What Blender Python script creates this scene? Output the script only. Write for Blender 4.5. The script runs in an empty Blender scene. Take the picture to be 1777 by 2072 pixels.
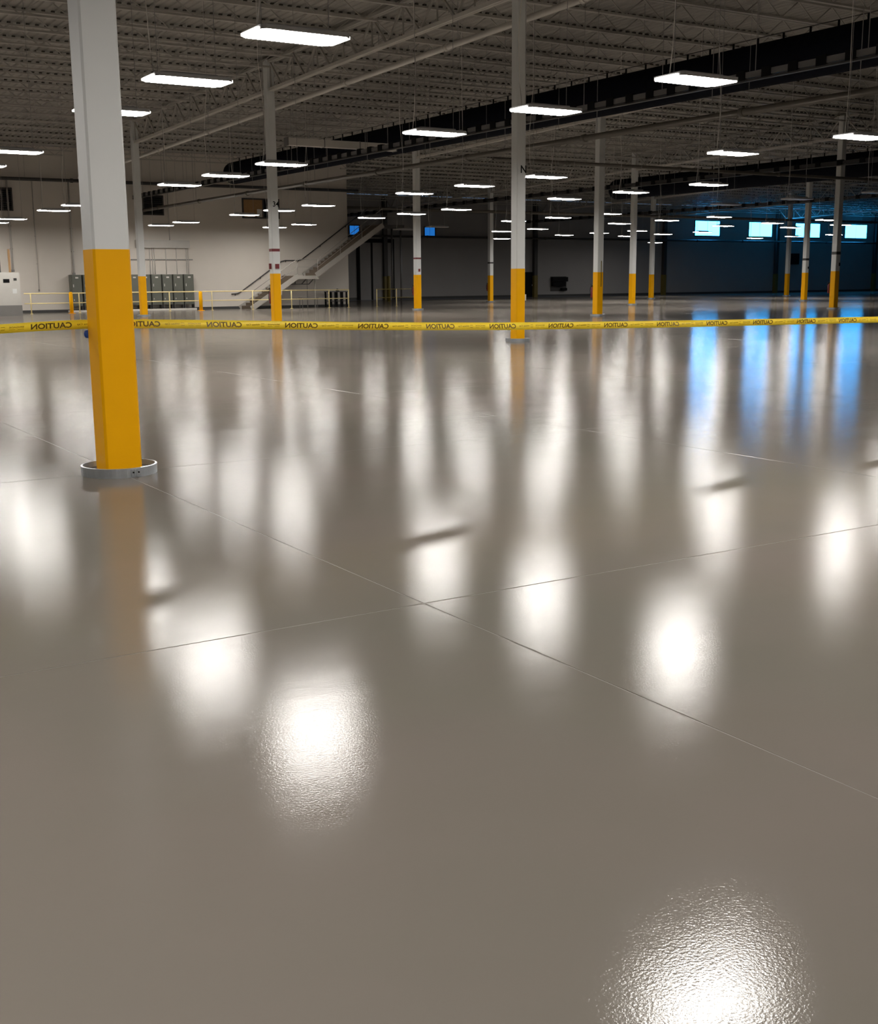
import bpy, math, random
from mathutils import Vector, Matrix
random.seed(7)

# ------------------------------------------------------------------ camera
EYE = 1.606
F_PX, PITCH, ROLL, YAW = 2403.4, 0.19319, -0.00791, 0.55692
scene = bpy.context.scene
COL = scene.collection
cam_data = bpy.data.cameras.new('camera')
cam = bpy.data.objects.new('camera', cam_data)
COL.objects.link(cam)
scene.camera = cam
cam_data.sensor_fit = 'HORIZONTAL'
cam_data.sensor_width = 36.0
cam_data.lens = F_PX / 1777.0 * 36.0
cam_data.clip_start, cam_data.clip_end = 0.05, 500
R_ = Vector((math.cos(YAW), -math.sin(YAW), 0))
Fh = Vector((math.sin(YAW), math.cos(YAW), 0))
Fw = Fh * math.cos(PITCH) - Vector((0, 0, 1)) * math.sin(PITCH)
Up = Fh * math.sin(PITCH) + Vector((0, 0, 1)) * math.cos(PITCH)
I_ = R_ * math.cos(ROLL) + Up * math.sin(ROLL)
J_ = Up * math.cos(ROLL) - R_ * math.sin(ROLL)
cam.matrix_world = Matrix(((I_.x, J_.x, -Fw.x, 0), (I_.y, J_.y, -Fw.y, 0), (I_.z, J_.z, -Fw.z, EYE), (0, 0, 0, 1)))

# ------------------------------------------------------------------ world and exposure
world = bpy.data.worlds.new('world')
scene.world = world
world.use_nodes = True
world.node_tree.nodes['Background'].inputs[0].default_value = (0.35, 0.55, 0.9, 1)
world.node_tree.nodes['Background'].inputs[1].default_value = 0.3
scene.view_settings.view_transform = 'Standard'
scene.view_settings.look = 'None'
scene.view_settings.gamma = 1.0
scene.view_settings.use_curve_mapping = False
scene.view_settings.exposure = 0.30
LAMP = 50.0        # radiance of the high-bay lenses
DAY = 16.0          # radiance of the daylight behind the far windows

# ------------------------------------------------------------------ materials
def nm(name):
    m = bpy.data.materials.new(name)
    m.use_nodes = True
    return m, m.node_tree, m.node_tree.nodes['Principled BSDF']

def paint(name, col, rough=0.5, var=0.06, scale=3.0, metal=0.0, bump=0.0):
    m, t, b = nm(name)
    geo = t.nodes.new('ShaderNodeNewGeometry')
    n = t.nodes.new('ShaderNodeTexNoise')
    n.inputs['Scale'].default_value = scale
    n.inputs['Detail'].default_value = 3
    t.links.new(geo.outputs['Position'], n.inputs['Vector'])
    r = t.nodes.new('ShaderNodeMapRange')
    r.inputs['To Min'].default_value = 1 - var
    r.inputs['To Max'].default_value = 1 + var
    t.links.new(n.outputs['Fac'], r.inputs['Value'])
    mx = t.nodes.new('ShaderNodeVectorMath')
    mx.operation = 'SCALE'
    mx.inputs[0].default_value = col[:3]
    t.links.new(r.outputs['Result'], mx.inputs['Scale'])
    t.links.new(mx.outputs['Vector'], b.inputs['Base Color'])
    b.inputs['Roughness'].default_value = rough
    b.inputs['Metallic'].default_value = metal
    if bump:
        bp = t.nodes.new('ShaderNodeBump')
        bp.inputs['Strength'].default_value = bump
        bp.inputs['Distance'].default_value = 0.01
        t.links.new(n.outputs['Fac'], bp.inputs['Height'])
        t.links.new(bp.outputs['Normal'], b.inputs['Normal'])
    return m

def emit(name, col, s):
    m, t, b = nm(name)
    b.inputs['Base Color'].default_value = (*col, 1)
    b.inputs['Emission Color'].default_value = (*col, 1)
    b.inputs['Emission Strength'].default_value = s
    return m

def epoxy():
    m, t, b = nm('grey_epoxy_floor')
    geo = t.nodes.new('ShaderNodeNewGeometry')
    def noise(scale, detail=3, stretch=None):
        n = t.nodes.new('ShaderNodeTexNoise')
        n.inputs['Scale'].default_value = scale
        n.inputs['Detail'].default_value = detail
        if stretch:
            mp = t.nodes.new('ShaderNodeMapping')
            mp.inputs['Scale'].default_value = stretch
            t.links.new(geo.outputs['Position'], mp.inputs['Vector'])
            t.links.new(mp.outputs['Vector'], n.inputs['Vector'])
        else:
            t.links.new(geo.outputs['Position'], n.inputs['Vector'])
        return n
    big = noise(0.35, 4)
    cr = t.nodes.new('ShaderNodeValToRGB')
    cr.color_ramp.elements[0].position = 0.3
    cr.color_ramp.elements[0].color = (0.168, 0.157, 0.132, 1)
    cr.color_ramp.elements[1].position = 0.7
    cr.color_ramp.elements[1].color = (0.202, 0.173, 0.152, 1)
    t.links.new(big.outputs['Fac'], cr.inputs['Fac'])
    t.links.new(cr.outputs['Color'], b.inputs['Base Color'])
    med = noise(1.3, 4)
    rr = t.nodes.new('ShaderNodeMapRange')
    rr.inputs['From Min'].default_value = 0.3
    rr.inputs['From Max'].default_value = 0.7
    rr.inputs['To Min'].default_value = 0.075
    rr.inputs['To Max'].default_value = 0.105
    t.links.new(med.outputs['Fac'], rr.inputs['Value'])
    t.links.new(rr.outputs['Result'], b.inputs['Coat Roughness'])
    b.inputs['Roughness'].default_value = 0.42
    b.inputs['Specular IOR Level'].default_value = 0.0
    b.inputs['Coat Weight'].default_value = 0.60
    b.inputs['Coat IOR'].default_value = 1.5
    fine = noise(115, 3)
    wave = noise(2.2, 3, (1.0, 2.5, 1.0))
    b1 = t.nodes.new('ShaderNodeBump')
    b1.inputs['Strength'].default_value = 0.11
    b1.inputs['Distance'].default_value = 0.004
    t.links.new(fine.outputs['Fac'], b1.inputs['Height'])
    b2 = t.nodes.new('ShaderNodeBump')
    b2.inputs['Strength'].default_value = 0.03
    b2.inputs['Distance'].default_value = 0.02
    t.links.new(wave.outputs['Fac'], b2.inputs['Height'])
    t.links.new(b1.outputs['Normal'], b2.inputs['Normal'])
    t.links.new(b2.outputs['Normal'], b.inputs['Coat Normal'])
    return m

def tape_mat():
    m, t, b = nm('yellow_film')
    b.inputs['Base Color'].default_value = (1.0, 0.82, 0.09, 1)
    b.inputs['Roughness'].default_value = 0.35
    tr = t.nodes.new('ShaderNodeBsdfTranslucent')
    tr.inputs['Color'].default_value = (1.0, 0.84, 0.10, 1)
    mix = t.nodes.new('ShaderNodeMixShader')
    mix.inputs['Fac'].default_value = 0.5
    out = t.nodes['Material Output']
    t.links.new(b.outputs['BSDF'], mix.inputs[1])
    t.links.new(tr.outputs['BSDF'], mix.inputs[2])
    t.links.new(mix.outputs['Shader'], out.inputs['Surface'])
    return m

def glass_mat():
    m, t, b = nm('dark_glass')
    b.inputs['Base Color'].default_value = (0.02, 0.02, 0.025, 1)
    b.inputs['Roughness'].default_value = 0.08
    return m

M = dict(
    floor=epoxy(),
    joint=paint('joint_filler', (0.20, 0.185, 0.165), 0.35, 0.3, 30),
    deck=paint('deck_paint', (0.335, 0.317, 0.285), 0.6, 0.08, 2),
    chord=paint('chord_paint', (0.60, 0.57, 0.52), 0.5, 0.05, 4),
    steel=paint('steel_paint', (0.43, 0.41, 0.372), 0.55, 0.08, 4),
    office=paint('white_wall_paint', (0.62, 0.575, 0.52), 0.6, 0.03, 1.5),
    farwall=paint('far_wall_paint', (0.32, 0.31, 0.305), 0.6, 0.06, 0.8),
    base=paint('dark_vinyl', (0.05, 0.05, 0.05), 0.5),
    white=paint('column_white', (0.72, 0.73, 0.72), 0.45, 0.02, 5),
    yellow=paint('safety_yellow', (0.95, 0.45, 0.001), 0.40, 0.03, 5),
    rail=paint('rail_pale_yellow', (0.80, 0.66, 0.32), 0.45),
    galv=paint('galvanised_steel', (0.62, 0.67, 0.72), 0.30, 0.12, 25, metal=0.85),
    grout=paint('dark_grout', (0.09, 0.085, 0.08), 0.8, 0.3, 30),
    housing=paint('fixture_aluminium', (0.42, 0.42, 0.43), 0.4),
    lens=emit('lit_lens', (1.0, 0.955, 0.90), LAMP),
    lensend=emit('lit_lens_end', (1.0, 0.95, 0.89), LAMP * 0.06),
    dull=paint('unlit_lens', (0.62, 0.60, 0.57), 0.3),
    cord=paint('white_cord', (0.75, 0.73, 0.68), 0.5),
    wire=paint('steel_wire', (0.32, 0.31, 0.30), 0.4),
    duct=paint('black_fabric', (0.008, 0.009, 0.014), 0.9, 0.3, 6),
    black=paint('black_paint', (0.012, 0.012, 0.013), 0.5),
    dark=paint('dark_steel', (0.05, 0.047, 0.045), 0.5),
    pipe=paint('brown_grey_pipe', (0.14, 0.125, 0.105), 0.5),
    tray=paint('light_busway', (0.17, 0.166, 0.165), 0.5),
    cab=paint('grey_green_enamel', (0.115, 0.12, 0.10), 0.45),
    cabtrim=paint('cabinet_trim', (0.17, 0.17, 0.15), 0.45),
    ltgrey=paint('light_grey_enamel', (0.60, 0.58, 0.54), 0.5),
    midgrey=paint('mid_grey_enamel', (0.22, 0.21, 0.20), 0.5),
    conduit=paint('conduit_grey', (0.50, 0.48, 0.45), 0.4),
    tread=paint('stair_brown', (0.16, 0.125, 0.09), 0.6),
    stringer=paint('stair_grey', (0.38, 0.355, 0.32), 0.5),
    wood=paint('wood_panel', (0.30, 0.17, 0.07), 0.5, 0.2, 9),
    red=paint('safety_red', (0.17, 0.008, 0.012), 0.45),
    blue=paint('blue_tape', (0.006, 0.06, 0.32), 0.5),
    olive=paint('olive_yellow', (0.16, 0.12, 0.02), 0.5),
    ink=paint('brown_ink', (0.10, 0.055, 0.004), 0.5),
    ink2=paint('olive_ink', (0.36, 0.23, 0.012), 0.5),
    gap_shade=paint('painted_gap_shade', (0.10, 0.095, 0.085), 0.8),
    glass=glass_mat(),
    day=emit('daylight_pane', (0.03, 0.41, 1.0), DAY),
    daydim=emit('tinted_daylight_pane', (0.02, 0.22, 0.75), 0.5),
    film=tape_mat(),
)

M['yellow'].node_tree.nodes['Principled BSDF'].inputs['Specular IOR Level'].default_value = 0.15
for k_ in ('duct', 'black', 'gap_shade'):
    M[k_].node_tree.nodes['Principled BSDF'].inputs['Specular IOR Level'].default_value = 0.05

# ------------------------------------------------------------------ mesh helpers
class MB:
    def __init__(s):
        s.v, s.f, s.sm = [], [], []
    def box(s, c, d, rz=0.0):
        n = len(s.v)
        cx, cy, cz = c
        hx, hy, hz = d[0] / 2, d[1] / 2, d[2] / 2
        cs, sn = math.cos(rz), math.sin(rz)
        for z in (-hz, hz):
            for x, y in ((-hx, -hy), (hx, -hy), (hx, hy), (-hx, hy)):
                s.v.append((cx + x * cs - y * sn, cy + x * sn + y * cs, cz + z))
        for q in ((3, 2, 1, 0), (4, 5, 6, 7), (0, 1, 5, 4), (1, 2, 6, 5), (2, 3, 7, 6), (3, 0, 4, 7)):
            s.f.append(tuple(n + i for i in q)); s.sm.append(False)
        return s
    def lohi(s, a, b):
        return s.box([(a[i] + b[i]) / 2 for i in range(3)], [abs(b[i] - a[i]) for i in range(3)])
    def bar(s, a, b, w, h=None):
        """square bar from a to b (w across, h in the up-ish direction)"""
        h = h or w
        a, b = Vector(a), Vector(b)
        d = (b - a).normalized()
        up = Vector((0, 0, 1)) if abs(d.z) < 0.95 else Vector((0, 1, 0))
        sx = d.cross(up).normalized() * (w / 2)
        sy = sx.cross(d).normalized() * (h / 2)
        n = len(s.v)
        for p in (a, b):
            for k in (-sx - sy, sx - sy, sx + sy, -sx + sy):
                s.v.append(tuple(p + k))
        for q in ((3, 2, 1, 0), (4, 5, 6, 7), (0, 1, 5, 4), (1, 2, 6, 5), (2, 3, 7, 6), (3, 0, 4, 7)):
            s.f.append(tuple(n + i for i in q)); s.sm.append(False)
        return s
    def tube(s, pts, r, seg=8, cap=True):
        pts = [Vector(p) for p in pts]
        rings = []
        for i, p in enumerate(pts):
            d = (pts[min(i + 1, len(pts) - 1)] - pts[max(i - 1, 0)]).normalized()
            up = Vector((0, 0, 1)) if abs(d.z) < 0.95 else Vector((0, 1, 0))
            a = d.cross(up).normalized(); b_ = a.cross(d)
            rr = r[i] if isinstance(r, (list, tuple)) else r
            n = len(s.v)
            for k in range(seg):
                t = 2 * math.pi * k / seg
                s.v.append(tuple(p + (a * math.cos(t) + b_ * math.sin(t)) * rr))
            rings.append(n)
        for i in range(len(rings) - 1):
            for k in range(seg):
                k2 = (k + 1) % seg
                s.f.append((rings[i] + k, rings[i] + k2, rings[i + 1] + k2, rings[i + 1] + k)); s.sm.append(True)
        if cap:
            s.f.append(tuple(rings[0] + k for k in range(seg))[::-1]); s.sm.append(False)
            s.f.append(tuple(rings[-1] + k for k in range(seg))); s.sm.append(False)
        return s
    def prism(s, poly, z0, z1, inset_top=0.0):
        n = len(s.v); k = len(poly)
        for x, y in poly: s.v.append((x, y, z0))
        for x, y in poly: s.v.append((x * (1 - inset_top), y * (1 - inset_top), z1))
        s.f.append(tuple(range(n, n + k))[::-1]); s.sm.append(False)
        s.f.append(tuple(range(n + k, n + 2 * k))); s.sm.append(False)
        for i in range(k):
            j = (i + 1) % k
            s.f.append((n + i, n + j, n + k + j, n + k + i)); s.sm.append(False)
        return s
    def lathe(s, prof, seg=24, smooth=True):
        """closed profile of (r, z) revolved about z"""
        n = len(s.v); k = len(prof)
        for i in range(seg):
            t = 2 * math.pi * i / seg
            for r, z in prof: s.v.append((r * math.cos(t), r * math.sin(t), z))
        for i in range(seg):
            a, b = n + i * k, n + ((i + 1) % seg) * k
            for j in range(k):
                j2 = (j + 1) % k
                s.f.append((a + j, b + j, b + j2, a + j2)); s.sm.append(smooth)
        return s
    def mesh(s, name, mat):
        me = bpy.data.meshes.new(name)
        me.from_pydata(s.v, [], s.f)
        me.materials.append(M[mat] if isinstance(mat, str) else mat)
        me.polygons.foreach_set('use_smooth', s.sm)
        me.update()
        return me
    def build(s, name, mat, parent=None, loc=(0, 0, 0), rz=0.0):
        return add(name, s.mesh(name, mat), parent, loc, rz)

def add(name, me, parent=None, loc=(0, 0, 0), rz=0.0, scale=None):
    o = bpy.data.objects.new(name, me)
    COL.objects.link(o)
    o.location = loc
    if rz: o.rotation_euler = (0, 0, rz)
    if scale: o.scale = scale
    if parent: o.parent = parent
    return o

def tag(o, label, cat, group=None, kind=None):
    o['label'] = label; o['category'] = cat
    if group: o['group'] = group
    if kind: o['kind'] = kind
    return o

def thing(name, label, cat, loc=(0, 0, 0), rz=0.0, group=None):
    o = bpy.data.objects.new(name, None)
    COL.objects.link(o)
    o.location = loc; o.rotation_euler = (0, 0, rz)
    o.empty_display_size = 0.2
    return tag(o, label, cat, group)

def struct(o, label, cat):
    o['kind'] = 'structure'; o['label'] = label; o['category'] = cat
    return o

def copy_tree(o, parent=None):
    c = o.copy(); COL.objects.link(c); c.parent = parent
    for ch in o.children: copy_tree(ch, c)
    return c

_texts = {}
def text_mesh(txt, height, mat, mirror=False, bold=0.0, width=None):
    key = (txt, height, mat, mirror, bold, width)
    if key in _texts: return _texts[key]
    cu = bpy.data.curves.new('lettering', 'FONT')
    cu.body = txt; cu.size = 1.0; cu.offset = bold
    cu.align_x = 'CENTER'; cu.align_y = 'CENTER'; cu.resolution_u = 3
    o = bpy.data.objects.new('lettering', cu)
    COL.objects.link(o)
    dg = bpy.context.evaluated_depsgraph_get()
    dg.update()
    me = bpy.data.meshes.new_from_object(o.evaluated_get(dg))
    bpy.data.objects.remove(o); bpy.data.curves.remove(cu)
    xs = [v.co.x for v in me.vertices]; ys = [v.co.y for v in me.vertices]
    sy = height / (max(ys) - min(ys)); sx = (width / (max(xs) - min(xs))) if width else sy
    mx, my = (max(xs) + min(xs)) / 2, (max(ys) + min(ys)) / 2
    for v in me.vertices:          # stand the text up: x stays, y becomes z, facing -Y
        v.co = ((v.co.x - mx) * sx * (-1 if mirror else 1), 0, (v.co.y - my) * sy)
    me.materials.clear(); me.materials.append(M[mat])
    me.name = 'lettering'
    _texts[key] = me
    return me

# ------------------------------------------------------------------ the place: X along the rows of lights' long side, Y away towards the offices
BAY = 15.24
CX0, CY0 = 18.478, 25.690           # a column of the grid
OFFICE_Y, FAR_Y, CORNER_X = 67.45, 86.85, 35.45
XL, XR, YB = -22.0, 126.0, -14.0
def deck(y): return 9.40 - 0.0217 * (y - 41.0)

# ---- floor: slabs parted by sawn, filled joints
SL = BAY / 3
JX0, JY0 = 3.0, 10.05
def cam_px(x, y, z):
    d = Vector((x, y, z - EYE))
    w = d.dot(Fw)
    if w < 0.3: return None
    return 888.5 + F_PX * d.dot(I_) / w, 1036 - F_PX * d.dot(J_) / w
floor = MB().lohi((XL, YB, -0.30), (XR, FAR_Y, -0.0016)).build('floor', 'joint')
struct(floor, 'glossy grey epoxy coated concrete floor of a large hall', 'floor')
GAP = 0.005
slab_me = MB()
hs = SL / 2 - GAP / 2
ch = 0.0012
n0 = [(-hs, -hs), (hs, -hs), (hs, hs), (-hs, hs)]
h2 = hs - 0.004
n1 = [(-h2, -h2), (h2, -h2), (h2, h2), (-h2, h2)]
slab_me.v = [(x, y, -0.0015) for x, y in n0] + [(x, y, -ch) for x, y in n0] + [(x, y, 0) for x, y in n1]
slab_me.f = [(0, 1, 5, 4), (1, 2, 6, 5), (2, 3, 7, 6), (3, 0, 4, 7), (4, 5, 9, 8), (5, 6, 10, 9), (6, 7, 11, 10), (7, 4, 8, 11), (8, 9, 10, 11)]
slab_me.sm = [False] * 9
slab_mesh = slab_me.mesh('floor_slab', 'floor')
rest = MB(); cand = []
for i in range(-6, 26):
    for j in range(-6, 17):
        x, y = JX0 + (i + .5) * SL, JY0 + (j + .5) * SL
        if x - SL / 2 < XL - 3 or x + SL / 2 > XR + 2 or y + SL / 2 > FAR_Y + 3: continue
        ps = [cam_px(x + a * SL / 2, y + b * SL / 2, 0) for a in (-1, 0, 1) for b in (-1, 0, 1)]
        vis = any(p and -40 < p[0] < 1817 and p[1] < 2400 for p in ps)
        if y > OFFICE_Y + SL / 2 and x < CORNER_X - SL / 2: vis = False
        cand.append((0 if vis else 1, math.hypot(x, y), x, y))
cand.sort()
for k, (hid, d, x, y) in enumerate(cand):
    if not hid and k < 290:
        add('floor_slab', slab_mesh, floor, (x, y, 0))
    else:
        n = len(rest.v)
        rest.v += [(vx + x, vy + y, vz) for vx, vy, vz in slab_me.v]
        rest.f += [tuple(n + q for q in f) for f in slab_me.f]; rest.sm += slab_me.sm
o = rest.build('floor_slab_remainder', 'floor', floor); o['kind'] = 'stuff'

# ---- ceiling: fluted metal deck on open-web joists and joist girders
dk = MB()
x = XL; prof = []
while x < XR:
    prof += [(x, 0.0), (x + 0.13, 0.0), (x + 0.16, 0.03), (x + 0.25, 0.03)]
    x += 0.28
for yy in (YB, FAR_Y):
    for px, pz in prof: dk.v.append((px, yy, deck(yy) + pz))
np_ = len(prof)
for k in range(np_ - 1):
    dk.f.append((k, k + 1, np_ + k + 1, np_ + k)); dk.sm.append(False)
ceiling = dk.build('ceiling', 'deck')
struct(ceiling, 'pale grey fluted metal roof deck carried by open-web steel joists', 'ceiling')

JD = 0.62
def joist_mesh():
    b = MB(); L = BAY - 0.10
    for s in (-1, 1):
        b.box((0, s * 0.033, -0.09), (L, 0.06, 0.06))
        b.box((0, s * 0.033, -JD), (L - 1.2, 0.06, 0.06))
    n = 20; st = (L - 0.6) / n
    for k in range(n):
        x0 = -L / 2 + 0.3 + k * st
        za, zb = (-0.09, -JD) if k % 2 == 0 else (-JD, -0.09)
        b.bar((x0, 0, za), (x0 + st, 0, zb), 0.028)
    nf = len(b.f)
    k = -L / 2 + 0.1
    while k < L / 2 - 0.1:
        b.box((k, 0, -0.031), (0.09, 0.10, 0.056)); k += 0.28  # solid blocks painted dark for the shade in the deck flute gaps
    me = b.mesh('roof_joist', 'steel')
    me.materials.append(M['gap_shade'])
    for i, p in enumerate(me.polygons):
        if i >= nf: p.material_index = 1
    return me
jm = joist_mesh()
JS = BAY / 8
for jx in range(-1, 7):
    xc = CX0 + (jx - .5) * BAY
    for k in range(-4, 33):
        y = CY0 + 0.45 + k * JS
        if y > FAR_Y - 0.3: break
        if xc < CORNER_X and y > OFFICE_Y + 0.3: continue
        ps = [cam_px(xc + a * BAY / 2, y, deck(y) - b * JD) for a in (-1, -.5, 0, .5, 1) for b in (0, 1)]
        if not any(p and -60 < p[0] < 1840 and -120 < p[1] < 600 for p in ps): continue
        add('roof_joist', jm, ceiling, (xc, y, deck(y)))
# girders follow the fall of the roof
slope = -math.atan(0.0217)
def girder_parts():
    L = BAY - 0.3
    GD = 1.12
    t = MB(); bt = MB(); w = MB()
    for s in (-1, 1):
        t.box((s * 0.055, 0, -0.16), (0.09, L, 0.09))
        bt.box((s * 0.055, 0, -GD), (0.09, L, 0.10))
    n = 16; st = L / n
    for k in range(n):
        y0 = -L / 2 + k * st
        za, zb = (-0.2, -GD) if k % 2 == 0 else (-GD, -0.2)
        w.bar((0, y0, za), (0, y0 + st, zb), 0.06)
        if k % 2: w.bar((0, y0 + st, -0.2), (0, y0 + st, -GD), 0.04)
    return t.mesh('top_chord', 'steel'), bt.mesh('bottom_chord', 'chord'), w.mesh('web', 'steel')
gt, gb, gw = girder_parts()
for jx in range(-1, 7):
    for k in range(-1, 4):
        xc, yc = CX0 + jx * BAY, CY0 + (k + .5) * BAY
        if xc < CORNER_X and yc > OFFICE_Y - 4: continue
        ps = [cam_px(xc, yc + a * BAY / 2, 8.3) for a in (-1, -.5, 0, .5, 1)]
        if not any(p and -100 < p[0] < 1900 and -150 < p[1] < 600 for p in ps): continue
        g = add('joist_girder', gt, ceiling, (xc, yc, deck(yc)))
        g.rotation_euler = (slope, 0, 0)
        add('bottom_chord', gb, g); add('web', gw, g)

# ---- walls
w = MB().lohi((XL, OFFICE_Y, 0), (CORNER_X, OFFICE_Y + 0.25, deck(OFFICE_Y) - 0.02)).build('wall_office', 'office')
struct(w, 'white painted office wall behind the staircase and cabinets', 'wall')
w2 = MB().lohi((CORNER_X - 0.25, OFFICE_Y + 0.25, 0), (CORNER_X, FAR_Y, deck(FAR_Y) - 0.02)).build('wall_office_side', 'office')
struct(w2, 'white side wall of the office block turning back towards the dark end', 'wall')
wall_back = MB().lohi((CORNER_X, FAR_Y, 0), (XR, FAR_Y + 0.3, deck(FAR_Y) - 0.02)).build('wall_back', 'farwall')
struct(wall_back, 'dark grey far wall with small high windows', 'wall')
for nme, a, b_ in (('wall_left', (XL - 0.3, YB, 0), (XL, OFFICE_Y, deck(OFFICE_Y))),
                   ('wall_right', (XR, YB, 0), (XR + 0.3, FAR_Y, deck(FAR_Y))),
                   ('wall_rear', (XL, YB - 0.3, 0), (XR, YB, deck(YB)))):
    o = MB().lohi(a, b_).build(nme, 'farwall' if nme == 'wall_right' else 'office')
    struct(o, {'wall_left': 'white side wall beyond the tape', 'wall_right': 'grey side wall past the far windows',
               'wall_rear': 'white wall closing the near end of the hall'}[nme], 'wall')
o = MB().lohi((XL, OFFICE_Y - 0.02, 0), (CORNER_X, OFFICE_Y, 0.14)).build('baseboard_office', 'base')
struct(o, 'dark vinyl base along the white office wall', 'baseboard')
o = MB().lohi((CORNER_X, FAR_Y - 0.02, 0), (XR, FAR_Y, 0.22)).build('baseboard_back', 'base')
struct(o, 'dark base along the far wall', 'baseboard')

# wall columns on the far wall (parts of that wall)
for k in range(2, 7):
    xc = CX0 + k * BAY
    p = MB().box((0, 0, 4.1), (0.34, 0.34, 8.2)).build('wall_column', 'dark', wall_back, (xc, FAR_Y - 0.18, 0))
    MB().box((0, 0, 0.95), (0.37, 0.37, 1.9)).build('painted_base', 'olive', p)

# ---- columns
def square(wd, c=0.018):
    h = wd / 2
    return [(-h + c, -h), (h - c, -h), (h, -h + c), (h, h - c), (h - c, h), (-h + c, h), (-h, h - c), (-h, -h + c)]
YTOP = 1.871
ring_me = MB().lathe([(0.292, 0.0), (0.315, 0.0), (0.318, 0.078), (0.300, 0.080)], 64, False).mesh('base_ring', 'galv')
grout_me = MB().lathe([(0.0, 0.0), (0.296, 0.0), (0.296, 0.034), (0.0, 0.040)], 40).mesh('grout', 'grout')
lug_me = MB().box((0, 0, 0), (0.075, 0.012, 0.062)).box((-0.008, -0.008, 0), (0.006, 0.006, 0.06)).box((0.01, -0.008, 0), (0.006, 0.006, 0.06)).mesh('clamp_lug', 'galv')
bolt_me = MB().lathe([(0.0, -0.004), (0.007, -0.004), (0.007, 0.004), (0.0, 0.004)], 8).mesh('bolt', 'black')
def column(x, y, wd, label, group=None):
    c = thing('steel_column', label, 'column', (x, y, 0), 0, group)
    top = deck(y) - 0.10
    MB().prism(square(wd), YTOP, top).build('shaft', 'white', c)
    MB().prism(square(wd + 0.003), 0.02, YTOP).build('painted_base', 'yellow', c)
    rg = add('base_ring', ring_me, c)
    add('grout', grout_me, c)
    a = -1.45
    lg = add('clamp_lug', lug_me, rg, (0.321 * math.cos(a), 0.321 * math.sin(a), 0.04), a + math.pi / 2)
    MB().box((0, 0, top - 0.01), (wd + 0.16, wd + 0.16, 0.025)).build('cap_plate', 'steel', c)
    return c
near = column(3.0, 10.0, 0.306, 'square column, white over yellow, with caution tape passing closely behind it')
for k in (-0.022, 0.024):
    b_ = add('bolt', bolt_me, near, (0.04 + k, -0.331, 0.045)); b_.rotation_euler = (math.pi / 2, 0, 0)
def at(i, j): return CX0 + j * BAY, CY0 + i * BAY
c2 = column(*at(0, 0), 0.275, 'yellow and white column beside the tape with a letter N on its white part')
c3 = column(*at(1, 0), 0.30, 'column with wide red band and number 34, standing before the staircase')
c5 = column(*at(2, 0), 0.30, 'slim yellow and white column in front of the grey electrical cabinets')
c6 = column(*at(1, 1), 0.32, 'yellow and white column with a thin yellow conduit up its face')
c4 = column(*at(2, 1), 0.31, 'column with thin red band and small dark red sign, near the dark recess')
c12 = column(*at(1, 2), 0.31, 'shaded column with dark band in front of the bright blue windows')
c7 = column(*at(2, 2), 0.30, 'plain yellow and white column between a conduit column and the dark far wall', 'plain columns deep in the hall')
c8 = column(*at(3, 3), 0.30, 'plain yellow and white column between a conduit column and the dark far wall', 'plain columns deep in the hall')
c9 = column(*at(3, 2), 0.30, 'slender column with fire extinguisher against the dark far wall')
c11 = column(*at(2, 3), 0.31, 'yellow and white column overlapping a bright blue window, with dark band')
c10 = column(*at(3, 4), 0.30, 'slim column beside the black box on the far wall')
column(CX0, CY0 - BAY - 0.1, 0.30, 'column holding the duct-side end of the caution tape')
column(CX0 - 2 * BAY, CY0 - BAY - 0.4, 0.30, 'column holding the side-wall end of the caution tape')

def face_band(c, wd, z, h, mat, name='painted_band'):
    MB().prism(square(wd + 0.008), z - h / 2, z + h / 2).build(name, mat, c)
face_band(c3, 0.30, 2.71, 0.10, 'red'); face_band(c4, 0.31, 2.74, 0.08, 'red')
face_band(c12, 0.31, 2.75, 0.14, 'dark'); face_band(c11, 0.31, 2.75, 0.14, 'dark'); face_band(c9, 0.30, 2.75, 0.10, 'dark')
def plate(c, wd, x, z, sx, sz, mat, name, side=0):
    b = MB()
    if side == 0: b.box((x, -wd / 2 - 0.008, z), (sx, 0.014, sz))
    else: b.box((-wd / 2 - 0.04, x, z), (0.08, sx, sz))
    return b.build(name, mat, c)
p = plate(c3, 0.30, 0.02, 2.13, 0.16, 0.17, 'red', 'sign_plate'); MB().box((0.02, -0.166, 2.02), (0.15, 0.012, 0.035)).build('sign_strip', 'ltgrey', p)
plate(c3, 0.30, 0.0, 2.13, 0.06, 0.2, 'red', 'sign_plate', 1)
plate(c4, 0.31, 0.03, 2.11, 0.11, 0.15, 'red', 'sign_plate')
plate(c12, 0.31, 0.10, 2.2, 0.09, 0.16, 'black', 'sign_plate'); plate(c11, 0.31, 0.10, 2.2, 0.09, 0.14, 'black', 'sign_plate')
for c, z in ((c3, 1.18), (c2, 1.13)):
    MB().box((0.185, -0.02, z), (0.07, 0.10, 0.16)).build('outlet_box', 'ltgrey', c)
    MB().tube([(0.175, -0.02, z + .08), (0.175, -0.02, deck(41) - 1.4)], 0.013, 6).build('conduit', 'conduit', c)
MB().tube([(0.03, -0.175, 1.25), (0.03, -0.175, 2.35)], 0.018, 6).build('conduit', 'olive', c6)
add('lettering', text_mesh('34', 0.19, 'black', bold=0.02), c3, (0.05, -0.155, 4.34))
add('lettering', text_mesh('N', 0.19, 'black', bold=0.02), c2, (0.06, -0.142, 4.36))

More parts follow.
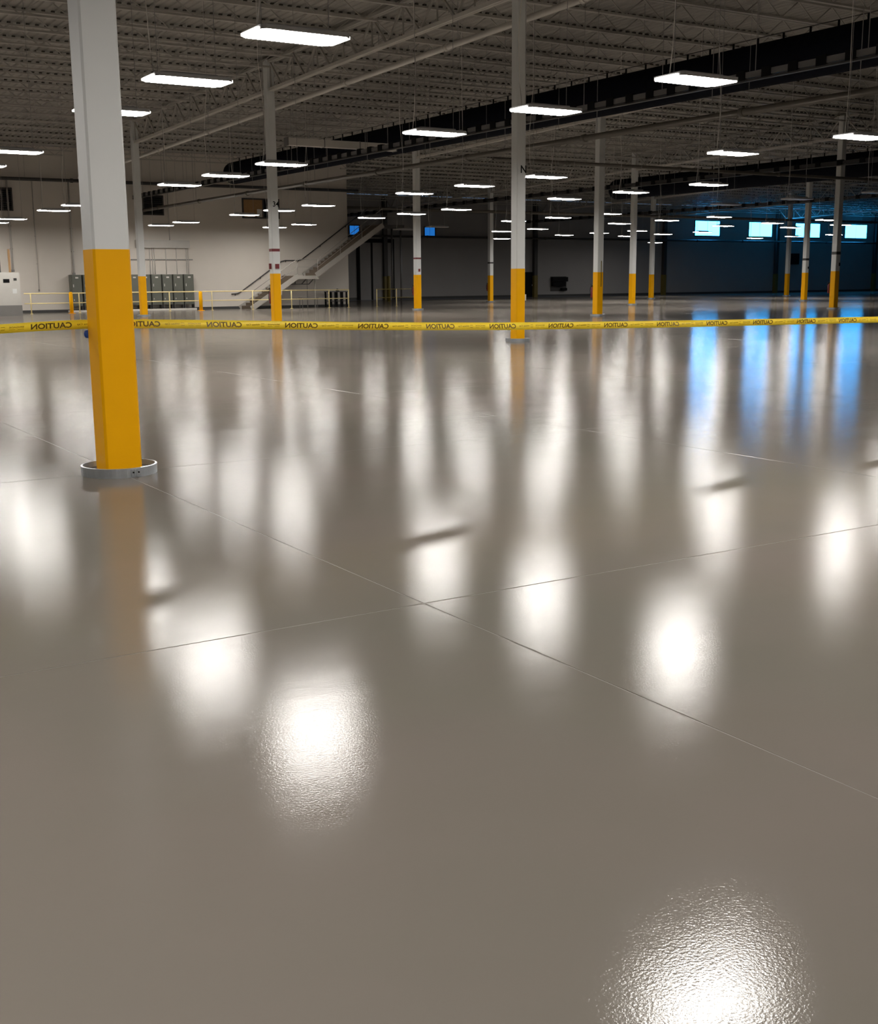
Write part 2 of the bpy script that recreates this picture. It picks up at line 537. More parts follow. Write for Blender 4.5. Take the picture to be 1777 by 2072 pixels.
# fire extinguishers hung on columns
def extinguisher(c, cx, cy, wd, mat, label, group=None):
    e = thing('fire_extinguisher', label, 'extinguisher', (cx - wd / 2 + 0.07, cy + wd / 2 + 0.10, 0.78), 0, group)
    MB().lathe([(0.0, 0.0), (0.07, 0.0), (0.075, 0.02), (0.075, 0.38), (0.055, 0.44), (0.025, 0.47), (0.0, 0.47)], 16).build('cylinder', mat, e)
    MB().box((0.0, 0, 0.50), (0.04, 0.04, 0.06)).bar((0, 0, 0.53), (-0.02, 0.12, 0.56), 0.02).bar((0, 0, 0.50), (-0.02, 0.11, 0.50), 0.015).build('valve_handle', 'black', e)
    MB().tube([(0, 0.03, 0.50), (-0.06, 0.06, 0.46), (-0.085, 0.06, 0.3), (-0.08, 0.03, 0.12)], 0.011, 6).build('hose', 'black', e)
    MB().box((0.04, -0.085, 0.25), (0.05, 0.02, 0.34)).build('bracket', 'dark', e)
extinguisher(c3, *at(1, 0), 0.30, 'red', 'red fire extinguisher hung on the column before the staircase')
extinguisher(c4, *at(2, 1), 0.31, 'red', 'fire extinguisher on the thin red-banded column by the dark recess')
extinguisher(c6, *at(1, 1), 0.32, 'red', 'fire extinguisher on the column with the yellow conduit')
extinguisher(c9, *at(3, 2), 0.30, 'red', 'fire extinguisher on the slender column against the far wall')
extinguisher(c12, *at(1, 2), 0.31, 'red', 'fire extinguisher on the shaded column before the bright blue windows')

# ---- caution tape
TZ = [(-12.4, 1.22), (1.2, 1.205), (2.17, 1.24), (2.47, 1.252), (2.80, 1.260), (3.36, 1.250), (3.85, 1.233), (4.32, 1.216), (5.34, 1.178), (6.16, 1.153), (7.06, 1.129), (8.37, 1.105), (9.83, 1.085), (11.5, 1.068), (13.05, 1.054), (15.5, 1.06), (18.4, 1.09)]
def tz(x):
    for (a, za), (b, zb) in zip(TZ, TZ[1:]):
        if a <= x <= b:
            t = (x - a) / (b - a); return za + (zb - za) * t
    return TZ[-1][1]
TY = 10.185
def ty(x): return TY if 2.5 < x < 3.6 else TY + 0.02 * min(1, abs(x - 3) / 6)
tp = MB(); xs = []
x = -12.4
while x < 18.4: xs.append(x); x += 0.04
HW = 0.038
for x in xs:
    tilt = 0.010 * math.sin(x * 2.1) + 0.006 * math.sin(x * 5.3)
    wob = 0.004 * math.sin(x * 1.7)
    for dz, dy in ((-HW, -tilt), (HW, tilt)):
        for th in (-0.0004, 0.0004):
            tp.v.append((x, ty(x) + dy + th + wob, tz(x) + dz))
for k in range(len(xs) - 1):
    a, b = 4 * k, 4 * k + 4
    tp.f += [(a, b, b + 2, a + 2), (a + 1, a + 3, b + 3, b + 1), (a + 2, b + 2, b + 3, a + 3), (a, a + 1, b + 1, b)]
    tp.sm += [True] * 4
tape = tp.build('caution_tape', 'film')
tag(tape, 'yellow caution tape stretched across the hall, its print seen from behind', 'tape')
PER = 0.7645
def stick(me, xc, name):
    """lay flat print on the near face of the tape"""
    o = add(name, me.copy(), tape)
    for v in o.data.vertices:
        X = xc + v.co.x; zz = v.co.z
        tilt = 0.010 * math.sin(X * 2.1) + 0.006 * math.sin(X * 5.3)
        v.co = (X, ty(X) + tilt * zz / HW + 0.004 * math.sin(X * 1.7) - 0.0022, tz(X) + zz)
big = text_mesh('CAUTION', 0.046, 'ink', True, 0.025, 0.335)
sm1 = text_mesh('White Cap', 0.022, 'ink2', True, 0.012, 0.135)
sm2 = text_mesh('BRIGADE', 0.013, 'ink2', True, 0.012, 0.118)
logo = MB()
for a, b in (((-.016, -.011), (.016, -.011)), ((.016, -.011), (.016, .011)), ((.016, .011), (-.016, .011)), ((-.016, .011), (-.016, -.011))):
    logo.bar((a[0], 0, a[1]), (b[0], 0, b[1]), 0.0006, 0.004)
logo_me = logo.mesh('print_square', 'ink2')
und_me = MB().box((-0.035, 0, 0), (0.048, 0.0006, 0.0025)).box((0.035, 0, 0), (0.048, 0.0006, 0.0025)).mesh('print_rule', 'ink2')
for k in range(-4, 17):
    xc = 4.087 + k * PER
    stick(big, xc, 'caution_lettering')
    stick(sm1, xc + PER - 0.487, 'maker_lettering')
    stick(logo_me, xc + PER - 0.392, 'print_square')
    lm = sm2.copy()
    for v in lm.vertices: v.co.z += 0.006
    stick(lm, xc + PER - 0.283, 'maker_lettering')
    um = und_me.copy()
    for v in um.vertices: v.co.z -= 0.012
    stick(um, xc + PER - 0.283, 'print_rule')
kn = MB().lathe([(0.0, -0.034), (0.022, -0.03), (0.034, -0.012), (0.036, 0.008), (0.026, 0.028), (0.0, 0.034)], 14).build('blue_tape_wad', 'blue', None, (2.846, 10.155, 1.178))
kn.scale = (0.9, 0.5, 1)
tag(kn, 'small wad of blue masking tape stuck behind the tape column', 'tape wad')

# ---- high-bay lights
LL, LW, LH = 1.27, 0.66, 4.575
def rrect(a, b, c):
    return [(-a + c, -b), (a - c, -b), (a, -b + c), (a, b - c), (a - c, b), (-a + c, b), (-a, b - c), (-a, -b + c)]
lens_mb = MB().prism([(x, y) for x, y in rrect(LL / 2 - 0.05, LW / 2, 0.05)], -0.03, 0.02)
n = 8
lens_mb.v = [((x * 0.90, y * 0.80, -0.004) if z < 0 else (x, y, 0.0)) for x, y, z in lens_mb.v]
lens_me = lens_mb.mesh('lens', 'lens')
lens_off = lens_mb.mesh('lens', 'dull')
end_mb = MB().prism(rrect(0.03, LW / 2 - 0.07, 0.02), -0.002, 0.03)
end_me, end_off = end_mb.mesh('end_cap', 'lensend'), end_mb.mesh('end_cap', 'dull')
house_me = MB().prism(rrect(LL / 2 - 0.035, LW / 2 + 0.012, 0.05), 0.001, 0.055).prism(rrect(LL / 2 - 0.20, LW / 2 - 0.16, 0.03), 0.055, 0.105).mesh('housing', 'housing')
wire_me = MB().tube([(0, 0, 0), (0, 0, 1)], 0.006, 5).mesh('suspension_wire', 'wire')
cords = []
for s in range(3):
    random.seed(20 + s)
    b1, b2 = random.uniform(-.10, .12), random.uniform(-.06, .12)
    cords.append(MB().tube([(0, 0, 0), (b1 * .6, 0.02, 0.08), (b1, 0.03, 0.22), (b2, 0.02, 0.5), (b2 * .7, 0, 1)], 0.008, 5).mesh('power_cord', 'cord'))
ORD = ['', 'first', 'second', 'third', 'fourth', 'fifth', 'sixth', 'seventh', 'eighth', 'ninth', 'tenth', 'eleventh', 'twelfth', 'thirteenth', 'fourteenth', 'fifteenth']
nlight = 0
def light(b, k, x, on, where):
    global nlight
    y = 14.199 + BAY * b + 3.822 * k
    e = thing('high_bay_light', ('lit' if on else 'unlit') + ' high-bay light, ' + where, 'ceiling light', (x, y, LH), 0, 'lit high-bay lights' if on else 'unlit high-bay lights')
    add('housing', house_me, e)
    add('lens', lens_me if on else lens_off, e)
    for s in (-1, 1): add('end_cap', end_me if on else end_off, e, (s * (LL / 2 - 0.03), 0, 0))
    top = deck(y) - LH - 0.03
    for s in (-1, 1): add('suspension_wire', wire_me, e, (s * 0.46, 0, 0.06), 0, (1, 1, top - 0.06))
    add('power_cord', cords[nlight % 3], e, (-0.50, 0.05, 0.06), 0, (1, 1, top - 0.06))
    nlight += 1
rowA, rowB = CX0 - BAY + 3.56, CX0 - BAY + 10.33
rowC, rowD, rowE = CX0 + 3.70, CX0 + 10.36, CX0 + BAY + 3.63
rowF, rowG, rowH, rowI = CX0 + 26.1, CX0 + 2 * BAY + 3.6, CX0 + 39.8, CX0 + 52.85
for row, desc, on, off in (
    (CX0 - 2 * BAY + 10.33, 'white wall in added unseen row short of the tape column', [(-2, 2), (-1, 0), (-1, 1), (-1, 2), (0, 0), (0, 1), (0, 2), (1, 0), (1, 1), (1, 2), (2, 0), (2, 2), (3, 0)], []),  # whole row out of view, added to light the near floor and column
    (rowA, 'white wall in row just past the tape column', [(-2, 2), (-1, 0), (-1, 1), (-1, 2), (0, 0), (0, 1), (0, 2), (1, 0), (1, 1), (1, 2), (2, 0), (2, 1), (2, 2), (3, 0), (3, 1)], []),
    (rowB, 'white wall in row before the lettered columns', [(-1, 0), (-1, 1), (-1, 2), (0, 0), (0, 1), (0, 2), (1, 0), (1, 1), (1, 2), (2, 0), (2, 1), (2, 2), (3, 0), (3, 1)], []),  # negative bays are unseen lamps, added to brighten the near end
    (rowC, "white wall in row along black duct's near side", [(-1, 0), (-1, 1), (-1, 2), (0, 0), (0, 1), (0, 2), (1, 0), (1, 1), (1, 2), (2, 0), (2, 1), (2, 2), (3, 0), (3, 1)], []),  # lamps in negative bays lie out of view, added for near-end light
    (rowD, "white wall in row along black duct's far side", [(0, 1), (0, 2), (1, 0), (1, 1), (1, 2), (2, 0), (2, 1), (2, 2), (3, 0), (3, 1)], []),
    (rowE, 'far wall in row just past the office corner', [(2, 0), (2, 1), (2, 2)], [(1, 0), (1, 1), (1, 2), (3, 0), (3, 1)]),
    (rowF, 'far wall in row along the office-corner busway', [(2, 0), (2, 1), (2, 2), (3, 0), (3, 1)], []),
    (rowG, 'far wall in row along the second black duct', [(2, 0), (2, 1), (2, 2), (3, 0), (3, 1), (3, 2), (4, 0)], []),
    (rowH, 'far wall in row short of the farthest busway', [(2, 1), (2, 2), (3, 0), (3, 1), (3, 2)], []),
    (rowI, 'far wall in row beyond the farthest busway', [(3, 0), (3, 1), (3, 2), (4, 1)], []),
):
    allp = sorted(on + off, reverse=True)
    for i, (b, k) in enumerate(allp):
        light(b, k, row, (b, k) in on, ORD[i + 1] + ' from ' + desc)

# ---- black fabric ducts
def duct(x, z, r, y0, y1, label):
    d = thing('fabric_duct', label, 'duct', (x, (y0 + y1) / 2, z - r))
    h = (y1 - y0) / 2
    pts, rad = [], []
    nseg = 30
    for i in range(nseg + 1):
        pts.append((0, -h + (2 * h - r) * i / nseg, r)); rad.append(r)
    for i in range(1, 7):
        t = i / 6 * math.pi / 2
        pts.append((0, h - r + r * 0.75 * math.sin(t), r)); rad.append(max(0.02, r * math.cos(t)))
    MB().tube(pts, rad, 24).build('sleeve', 'duct', d)
    clip = MB().box((0, 0, 0.07), (0.03, 0.05, 0.16)).mesh('hanger_clip', 'black')
    MB().tube([(0, -h, 2 * r + 0.16), (0, h - r, 2 * r + 0.16)], 0.012, 6).build('support_cable', 'dark', d)
    k = -h + 0.3
    while k < h - r:
        add('hanger_clip', clip, d, (0, k, 2 * r)); k += 0.9
    k = -h + 1.0
    yc = (y0 + y1) / 2
    while k < h - r:
        L = deck(yc + k) - (z + r + 0.16) + 0.01
        add('hanger_rod', wire_me, d, (0, k, 2 * r + 0.16), 0, (1.4, 1.4, L)); k += 4.6
duct(25.35, 7.22, 0.56, 14.0, 61.6, 'long black fabric air duct with rounded end above the light rows')
duct(51.2, 7.15, 0.62, 22.0, 61.0, 'black fabric air duct hanging over the unlit lights')

# ---- overhead busways with dark tap boxes
def busway(x, z, y0, y1, label, step=0.8, body='tray'):
    d = thing('overhead_busway', label, 'busway', (x, y0, z))
    MB().box((0, (y1 - y0) / 2, 0), (0.10, y1 - y0, 0.14)).build('rail', body, d)
    MB().box((0, (y1 - y0) / 2, -0.115), (0.13, y1 - y0, 0.05)).build('lower_flange', 'dark', d)
    bx = MB().box((0, 0, 0.0), (0.17, 0.27, 0.22)).mesh('tap_box', 'black')
    y = 0.4
    while y < y1 - y0:
        add('tap_box', bx, d, (0, y, 0)); y += step
    y = 1.6
    while y < y1 - y0:
        add('hanger_rod', wire_me, d, (0, y, 0.08), 0, (1.5, 1.5, deck(y0 + y) - z - 0.09)); y += 3.2
busway(21.95, 6.3, 13.0, OFFICE_Y - 0.02, 'long pale overhead busway with dark boxes in front of the black duct')
busway(43.5, 6.5, 30.0, FAR_Y - 0.1, 'overhead busway with dark boxes running past the corner of the offices', 1.2, 'dark')
busway(63.0, 6.5, 40.0, FAR_Y - 0.1, 'overhead busway with dark boxes above the windowed far end', 1.2, 'dark')

# ---- pipes
def pipe(name, a, b, r, mat, label, hang=4.5, coup=6.1, drop=True):
    a, b = Vector(a), Vector(b)
    d = thing(name, label, 'pipe', a)
    MB().tube([(0, 0, 0), tuple(b - a)], r, 12).build('pipe_run', mat, d)
    L = (b - a).length; dr = (b - a).normalized()
    cm = MB().tube([tuple(-dr * 0.07), tuple(dr * 0.07)], r * 1.3, 12).mesh('coupling', mat)
    t = coup * 0.6
    while t < L:
        add('coupling', cm, d, dr * t); t += coup
    if drop:
        t = hang * 0.4
        while t < L:
            p = a + dr * t
            add('hanger_rod', wire_me, d, dr * t, 0, (1.5, 1.5, max(0.05, deck(p.y) - p.z))); t += hang
pipe('air_pipe', (22.35, 12.0, 5.55), (22.35, OFFICE_Y - 0.02, 5.55), 0.085, 'pipe', 'brownish grey pipe with couplings hung below the busway')
pipe('sprinkler_pipe', (CX0 + 0.5, 14.0, 8.02 + 0.0217 * 16.5), (CX0 + 0.5, OFFICE_Y - 0.02, 8.02 + 0.0217 * (30.5 - OFFICE_Y)), 0.085, 'chord', 'pale painted sprinkler main following the girder behind the columns')
pipe('wall_pipe', (XL + 0.2, OFFICE_Y - 0.35, 7.03), (CORNER_X + 0.6, OFFICE_Y - 0.35, 7.03), 0.09, 'dark', 'dark pipe running high along the white office wall')
pipe('cross_pipe', (27.2, 39.5, 6.2), (70.0, 39.5, 6.2), 0.07, 'pipe', 'brown cross pipe beyond the black duct over the shaded bays', hang=5.2)
pipe('cross_pipe', (CORNER_X + 0.1, 70.0, 6.2), (100.0, 70.0, 6.2), 0.10, 'pipe', 'brown cross pipe near the far wall above the dark recess')
pipe('far_pipe', (37.0, FAR_Y - 0.5, 5.1), (120.0, FAR_Y - 0.5, 5.1), 0.09, 'dark', 'dark pipe running along the far wall under the windows', drop=False)
cb = thing('branch_duct', 'pale square branch duct crossing in front of the black duct', 'duct', (19.4, 41.6, 6.62))
MB().lohi((0, -0.15, -0.11), (4.6, 0.15, 0.15)).build('duct_body', 'chord', cb)
for k in (0.3, 2.3, 4.3): add('hanger_rod', wire_me, cb, (k, 0, 0.15), 0, (2, 2, deck(41.6) - 6.78))
for k in (0.0, 1.5, 3.0, 4.6): MB().box((k, 0, 0.02), (0.03, 0.34, 0.30)).build('flange', 'tray', cb)

# ---- things on and before the office wall
WY = OFFICE_Y
def vent(x0, x1, z0, z1, label):
    v = thing('wall_louvre', label, 'vent', ((x0 + x1) / 2, WY, z0))
    W_, H_ = x1 - x0, z1 - z0
    MB().box((0, -0.01, H_ / 2), (W_, 0.02, H_)).build('backing', 'black', v)
    fr = MB()
    for s in (-1, 1): fr.box((s * (W_ / 2 - 0.03), -0.05, H_ / 2), (0.06, 0.10, H_)); fr.box((0, -0.05, H_ / 2 + s * (H_ / 2 - 0.03)), (W_, 0.10, 0.06))
    fr.build('frame', 'dark', v)
    sl = MB().box((0, 0, 0), (W_ - 0.12, 0.07, 0.012)).mesh('blade', 'dark')
    k = 0.12
    while k < H_ - 0.08:
        o = add('blade', sl, v, (0, -0.05, k)); o.rotation_euler = (0.6, 0, 0); k += 0.11
vent(13.9, 15.35, 5.38, 6.58, 'dark louvred wall vent high above the white machine cabinet')
vent(22.45, 23.65, 5.32, 6.42, 'dark louvred wall vent high above the electrical cabinets')
# office window
wn = MB()
for a, b in (((28.45, 5.26), (30.85, 5.34)), ((28.45, 6.34), (30.85, 6.42)), ((28.45, 5.26), (28.55, 6.42)), ((30.75, 5.26), (30.85, 6.42)), ((29.75, 5.26), (29.83, 6.42))):
    wn.lohi((a[0], WY - 0.05, a[1]), (b[0], WY + 0.0, b[1]))
win = wn.build('window_1', 'dark')
struct(win, 'dark framed office window with brown panel high in the white wall', 'window')
MB().lohi((28.55, WY - 0.02, 5.34), (29.75, WY - 0.001, 6.34)).build('wood_panel', 'wood', win)
MB().lohi((29.83, WY - 0.02, 5.34), (30.75, WY - 0.001, 6.34)).build('pane', 'glass', win)
MB().lohi((29.4, WY - 0.035, 5.34), (29.72, WY - 0.021, 5.80)).build('paper_notice', 'ltgrey', win)
# electrical cabinets
def cabinet(x):
    c = thing('electrical_cabinet', 'tall grey electrical cabinet standing in the row by the white wall', 'cabinet', (x, WY - 0.33, 0.10), 0, 'row of grey electrical cabinets')
    MB().lohi((-0.285, -0.22, 0.22), (0.285, 0.26, 1.92)).build('body', 'cab', c)
    d1 = MB().lohi((-0.26, -0.245, 0.84), (0.26, -0.221, 1.88)).build('door', 'cab', c)
    d2 = MB().lohi((-0.26, -0.245, 0.27), (0.26, -0.221, 0.81)).build('lower_panel', 'cab', c)
    MB().lohi((-0.21, -0.275, 1.25), (-0.17, -0.246, 1.40)).build('handle', 'conduit', d1)
    MB().lohi((-0.06, -0.252, 1.72), (0.10, -0.246, 1.80)).build('name_plate', 'ltgrey', d1)
    MB().lohi((-0.21, -0.27, 0.52), (-0.17, -0.246, 0.60)).build('latch', 'conduit', d2)
    for sx in (-1, 1): MB().lohi((sx * 0.27 - 0.02, -0.2, 0.0), (sx * 0.27 + 0.02, 0.2, 0.22)).build('leg', 'dark', c)
    return c
cab0 = cabinet(18.32)
cab0['label'] = 'tall grey electrical cabinet, last in its row counting from the staircase'
for k in range(1, 11):
    c = copy_tree(cab0); c.location.x = 18.32 + k * 0.645
    c['label'] = 'tall grey electrical cabinet, ' + ORD[11 - k] + ' in its row counting from the staircase'
pl = MB().lohi((17.9, WY - 0.62, 0.0), (25.15, WY - 0.05, 0.10)).build('housekeeping_pad', 'ltgrey')
tag(pl, 'low pale concrete pad under the electrical cabinets', 'pad')
tr = thing('wireway', 'pale square wireway with conduits dropping to the electrical cabinets', 'wireway', (21.9, WY, 3.5))
MB().lohi((0, -0.22, 0.0), (3.15, -0.01, 0.44)).build('trough', 'conduit', tr)
for k in (0.8, 1.6, 2.4): MB().lohi((k - .01, -0.225, -0.005), (k + .01, -0.221, 0.445)).build('seam', 'conduit', tr)
MB().lohi((-0.3, -0.06, -0.68), (3.35, -0.01, -0.62)).build('support_strut', 'midgrey', tr)
for k in (0.78, 0.93, 1.05, 1.72, 2.35, 2.95, 3.05):
    MB().tube([(k, -0.10, 0.0), (k, -0.10, -1.46)], 0.022, 6).build('conduit', 'conduit', tr)
MB().tube([(2.0, -0.10, 0.44), (2.0, -0.10, 3.5)], 0.03, 6).build('conduit', 'conduit', tr)
for x, z0, z1, r, lb in ((18.35, 2.02, 7.0, 0.045, 'grey vertical conduit rising from the end electrical cabinet'),
                         (16.4, 1.15, 7.0, 0.02, 'thin pale conduit on the white wall beside the machine cabinet'),
                         (15.1, 2.2, 7.0, 0.05, 'stout conduit behind the white machine cabinet')):
    cd = thing('wall_conduit', lb, 'conduit', (x, WY - 0.06, z0))
    MB().tube([(0, 0, 0), (0, 0, z1 - z0)], r, 8).build('tube', 'conduit', cd)
    MB().box((0, 0, 0.05), (r * 3, 0.09, 0.12)).build('junction_box', 'midgrey', cd)
    for k in range(1, 4): MB().box((0, 0.03, (z1 - z0) * k / 4), (r * 3.5, 0.05, 0.03)).build('clamp', 'midgrey', cd)
# machine cabinet at the left
mc = thing('machine_cabinet', 'white control cabinet on a dark grey plinth at the foot of the white wall', 'cabinet', (13.55, 62.2, 0))
MB().lohi((-0.9, -0.4, 0.0), (0.62, 0.5, 0.52)).build('plinth', 'midgrey', mc)
bd = MB().lohi((-0.55, -0.35, 0.52), (0.60, 0.45, 2.12)).build('body', 'ltgrey', mc)
MB().lohi((-0.20, -0.365, 1.62), (0.10, -0.351, 1.80)).build('display', 'black', bd)
MB().lohi((0.30, -0.365, 1.72), (0.45, -0.351, 1.84)).build('push_button_plate', 'dark', bd)
MB().lohi((0.22, -0.37, 1.10), (0.42, -0.351, 1.32)).build('paper_label', 'white', bd)
MB().lohi((-0.50, -0.36, 0.60), (0.55, -0.351, 1.55)).build('door', 'ltgrey', mc)
MB().tube([(-0.27, 0.2, 2.10), (-0.27, 0.2, 3.7)], 0.12, 10).build('exhaust_duct', 'dark', mc)
MB().bar((0.28, 0.2, 2.12), (0.28, 0.2, 3.25), 0.09).build('riser', 'wood', mc)
# guard rail
RY = 64.9
rl = thing('guard_rail', 'long pale yellow two-bar guard rail in front of stairs and cabinets', 'railing', (15.0, RY, 0))
MB().tube([(0, 0, 1.05), (19.1, 0, 1.05)], 0.03, 8).build('top_rail', 'rail', rl)
MB().tube([(0, 0, 0.54), (19.1, 0, 0.54)], 0.026, 8).build('mid_rail', 'rail', rl)
pm = MB().tube([(0, 0, 0), (0, 0, 1.06)], 0.03, 8).box((0, 0, 0.008), (0.13, 0.13, 0.016)).mesh('post', 'rail')
for x in (15.33, 17.85, 20.17, 22.85, 25.34, 27.82, 30.29, 32.76, 34.08): add('post', pm, rl, (x - 15.0, 0, 0))
rl2 = thing('guard_rail', 'short dim guard rail past the office corner towards the recess', 'railing', (36.2, 65.2, 0))
MB().tube([(0, 0, 1.05), (2.8, 0, 1.05)], 0.022, 8).build('top_rail', 'olive', rl2)
MB().tube([(0, 0, 0.54), (2.8, 0, 0.54)], 0.02, 8).build('mid_rail', 'olive', rl2)
for x in (0.0, 1.4, 2.8): add('post', pm, rl2, (x, 0, 0))
def bollard(x, y, h, r, mat, label):
    b = thing('bollard', label, 'bollard', (x, y, 0))
    MB().tube([(0, 0, 0), (0, 0, h - 0.06), (0, 0, h)], [r, r, r * 0.6], 14).build('post', mat, b)
    MB().box((0, 0, 0.01), (r * 3, r * 3, 0.02)).build('base_plate', mat, b)
bollard(17.3, RY - 0.45, 1.12, 0.10, 'yellow', 'yellow bollard in front of the end electrical cabinet')
bollard(24.5, RY - 0.45, 1.08, 0.10, 'yellow', 'yellow bollard between the electrical cabinet row and the staircase')
bollard(44.9, 79.0, 1.9, 0.14, 'olive', 'tall dull yellow bollard beside the dark overhead door')
# staircase
st = thing('staircase', 'grey steel staircase with landing and dark wall handrail against the white wall', 'staircase', (28.1, 66.35, 0))
SW = 0.86           # half width
def flight(x0, z0, x1, z1, n):
    dx, dz = (x1 - x0) / n, (z1 - z0) / n
    tm = MB().box((0, 0, -0.02), (dx + 0.03, 2 * SW - 0.06, 0.04)).mesh('tread', 'tread')
    rm = MB().box((0, 0, 0), (0.015, 2 * SW - 0.06, dz)).mesh('riser', 'tread')
    for i in range(n):
        add('tread', tm, st, (x0 + (i + .5) * dx, 0, z0 + (i + 1) * dz))
        add('riser', rm, st, (x0 + i * dx, 0, z0 + (i + .5) * dz))
    for s in (-1, 1):
        MB().bar((x0 - 0.12, s * SW, z0 + 0.02), (x1 + 0.05, s * SW, z1 - 0.02), 0.05, 0.30).build('stringer', 'stringer', st)
flight(0.0, 0.0, 2.9, 1.90, 11)
flight(4.25, 1.90, 8.75, 4.95, 17)
MB().lohi((2.85, -SW, 1.70), (4.30, SW, 1.90)).build('landing', 'stringer', st)
MB().lohi((8.70, -SW, 4.78), (10.3, SW, 4.95)).build('upper_platform', 'dark', st)
fr = MB()
for s in (-1, 1):
    fr.bar((2.9, s * 0.5, 1.68), (2.9, s * 0.5, 1.40), 0.05).bar((4.1, s * 0.5, 1.68), (3.8, s * 0.5, 1.40), 0.05).bar((2.9, s * 0.5, 1.40), (3.8, s * 0.5, 1.40), 0.05)
fr.build('landing_frame', 'dark', st)
hr = [(-0.55, 1.02, 0.86), (-0.2, 1.02, 0.88), (0.0, 1.02, 0.95), (2.75, 1.02, 2.76), (3.0, 1.02, 2.82), (3.9, 1.02, 2.82), (4.15, 1.02, 2.9), (8.75, 1.02, 6.0)]
MB().tube(hr, 0.032, 8).build('wall_handrail', 'dark', st)
for x, z in ((-0.3, 0.87), (1.35, 1.83), (3.05, 2.82), (3.85, 2.82), (5.4, 3.74), (7.2, 4.95)):
    MB().bar((x, 1.02, z - 0.02), (x, 1.09, z - 0.10), 0.035).build('handrail_bracket', 'dark', st)
def guard(pts, posts):
    MB().tube([(x, -SW, z + 0.95) for x, z in pts], 0.018, 6).build('guard_rail_top', 'stringer', st)
    MB().tube([(x, -SW, z + 0.5) for x, z in pts], 0.012, 6).build('guard_rail_middle', 'stringer', st)
    for x, z in posts: MB().tube([(x, -SW, z), (x, -SW, z + 0.95)], 0.018, 6).build('guard_post', 'stringer', st)
guard([(0.05, 0.1), (2.9, 1.9), (4.25, 1.9), (8.75, 4.95), (10.2, 4.95)], [(0.1, 0.1), (1.6, 1.05), (2.9, 1.9), (4.25, 1.9), (5.8, 2.95), (7.3, 3.97), (8.75, 4.95), (10.2, 4.95)])
for s in (-1, 1): MB().tube([(10.2, s * 0.55, 0), (10.2, s * 0.55, 4.8)], 0.06, 8).build('platform_leg', 'dark', st)
for s in (-1, 1): MB().tube([(4.2, s * 0.55, 0), (4.2, s * 0.55, 1.72)], 0.03, 8).build('landing_leg', 'stringer', st)
# workbench and stand
wb = thing('workbench', 'dark high workbench with shelf by the office corner of the white wall', 'table', (34.1, 66.6, 0))
MB().lohi((-0.65, -0.35, 0.90), (0.65, 0.35, 0.95)).build('top', 'dark', wb)
MB().lohi((-0.6, -0.3, 0.34), (0.6, 0.3, 0.38)).build('shelf', 'dark', wb)
for sx in (-0.58, -0.2, 0.2, 0.58):
    for sy in (-1, 1): MB().lohi((sx - 0.05, sy * 0.28 - 0.03, 0), (sx + 0.05, sy * 0.28 + 0.03, 0.90)).build('leg', 'black', wb)
it = MB().lathe([(0, 0), (0.10, 0), (0.10, 0.08), (0.04, 0.16), (0, 0.16)], 12).build('lidded_tin', 'dark', None, (34.15, 66.5, 0.95))
tag(it, 'small dark tin standing on the dark workbench', 'tin')
sd = thing('steel_stand', 'low grey steel frame stand under the staircase', 'stand', (32.1, 66.35, 0))
MB().lohi((-0.55, -0.25, 0.55), (0.55, 0.25, 0.59)).build('top', 'midgrey', sd)
for sx in (-1, 1):
    for sy in (-1, 1): MB().tube([(sx * 0.5, sy * 0.2, 0), (sx * 0.5, sy * 0.2, 0.56)], 0.022, 6).build('leg', 'midgrey', sd)

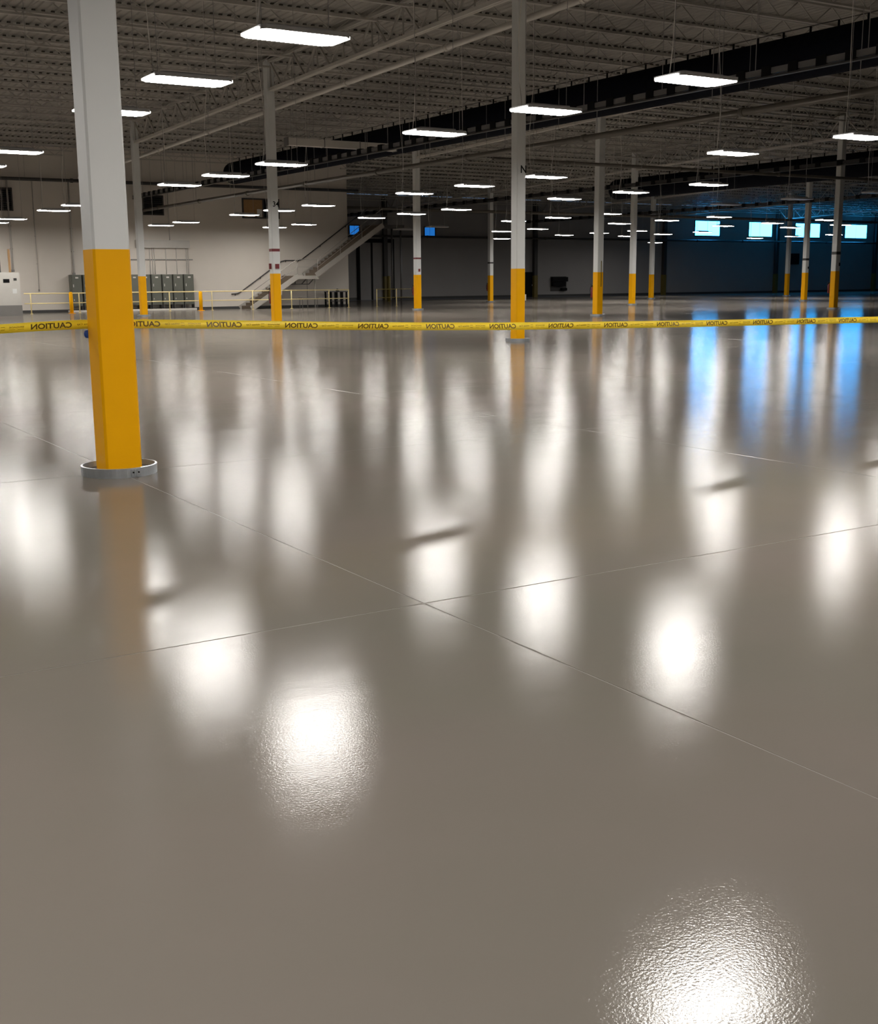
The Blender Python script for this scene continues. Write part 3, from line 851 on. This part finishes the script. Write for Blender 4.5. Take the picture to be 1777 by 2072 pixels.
# ---- far wall
def far_window(n, x0, x1, z0, z1, mat, label, mull=2):
    fr = MB(); t = 0.07
    for a, b in (((x0, z0), (x1, z0 + t)), ((x0, z1 - t), (x1, z1)), ((x0, z0), (x0 + t, z1)), ((x1 - t, z0), (x1, z1))):
        fr.lohi((a[0], FAR_Y - 0.06, a[1]), (b[0], FAR_Y, b[1]))
    o = fr.build('window_%d' % n, 'dark'); struct(o, label, 'window')
    wx = (x1 - x0 - 2 * t) / mull
    for k in range(mull):
        MB().lohi((x0 + t + k * wx + 0.02, FAR_Y - 0.03, z0 + t), (x0 + t + (k + 1) * wx - 0.02, FAR_Y - 0.012, z1 - t)).build('pane', mat, o)
FW = 'bright daylight blue window high in the far wall, '
for i, (x0, x1, lab) in enumerate(((83.4, 86.8, 'first of the four from the dark side'), (90.7, 94.1, 'second of the four from the dark side'),
                                   (97.4, 101.2, 'partly hidden by a column'), (105.0, 108.6, 'last of the four past the shaded column'))):
    far_window(2 + i, x0, x1, 5.55, 7.05, 'day', FW + lab)
far_window(6, 45.75, 46.75, 5.15, 5.98, 'daydim', 'small dim blue window at the head of the staircase')
far_window(7, 52.8, 53.95, 5.15, 5.95, 'daydim', 'small dim blue window beside the red-banded column')
# overhead door
od = MB()
for a, b in (((46.4, 0), (46.65, 4.8)), ((49.6, 0), (49.85, 4.8)), ((46.4, 4.6), (49.85, 4.9))):
    od.lohi((a[0], FAR_Y - 0.14, a[1]), (b[0], FAR_Y, b[1]))
od = od.build('door_1', 'black'); struct(od, 'dark overhead door in the recess past the office corner', 'door')
for k in range(7): MB().lohi((46.65, FAR_Y - 0.06, 0.02 + k * 0.655), (49.6, FAR_Y - 0.005, 0.65 + k * 0.655)).build('door_panel', 'farwall', od)
MB().lohi((47.7, FAR_Y - 0.1, 0.02), (47.85, FAR_Y - 0.061, 4.6)).build('door_track', 'black', od)
dr = MB().lohi((63.2, FAR_Y - 0.06, 0), (64.1, FAR_Y, 2.2)).build('door_2', 'black'); struct(dr, 'black personnel door in the far wall behind the lettered column', 'door')
MB().lohi((63.95, FAR_Y - 0.10, 1.0), (64.0, FAR_Y - 0.061, 1.12)).build('door_handle', 'conduit', dr)
bx = thing('wall_box', 'black square box mounted on the far wall between two slim columns', 'box', (97.1, FAR_Y, 2.86))
MB().lohi((-0.85, -0.30, 0), (0.85, -0.02, 1.10)).build('case', 'black', bx)
MB().lohi((-0.75, -0.32, 0.1), (0.75, -0.301, 1.0)).build('front_panel', 'duct', bx)
rk = thing('wall_rack', 'dark rack of boxes fixed low on the far wall', 'rack', (66.95, FAR_Y, 0.5))
for z0, z1, xa, xb in ((0.85, 1.25, -0.85, 0.85), (0.45, 0.8, -0.8, 0.6), (0.05, 0.28, 0.2, 0.75)):
    MB().lohi((xa, -0.35, z0), (xb, -0.02, z1)).build('box', 'black', rk)
MB().lohi((-0.9, -0.03, 0.0), (0.9, 0, 1.3)).build('back_panel', 'dark', rk)
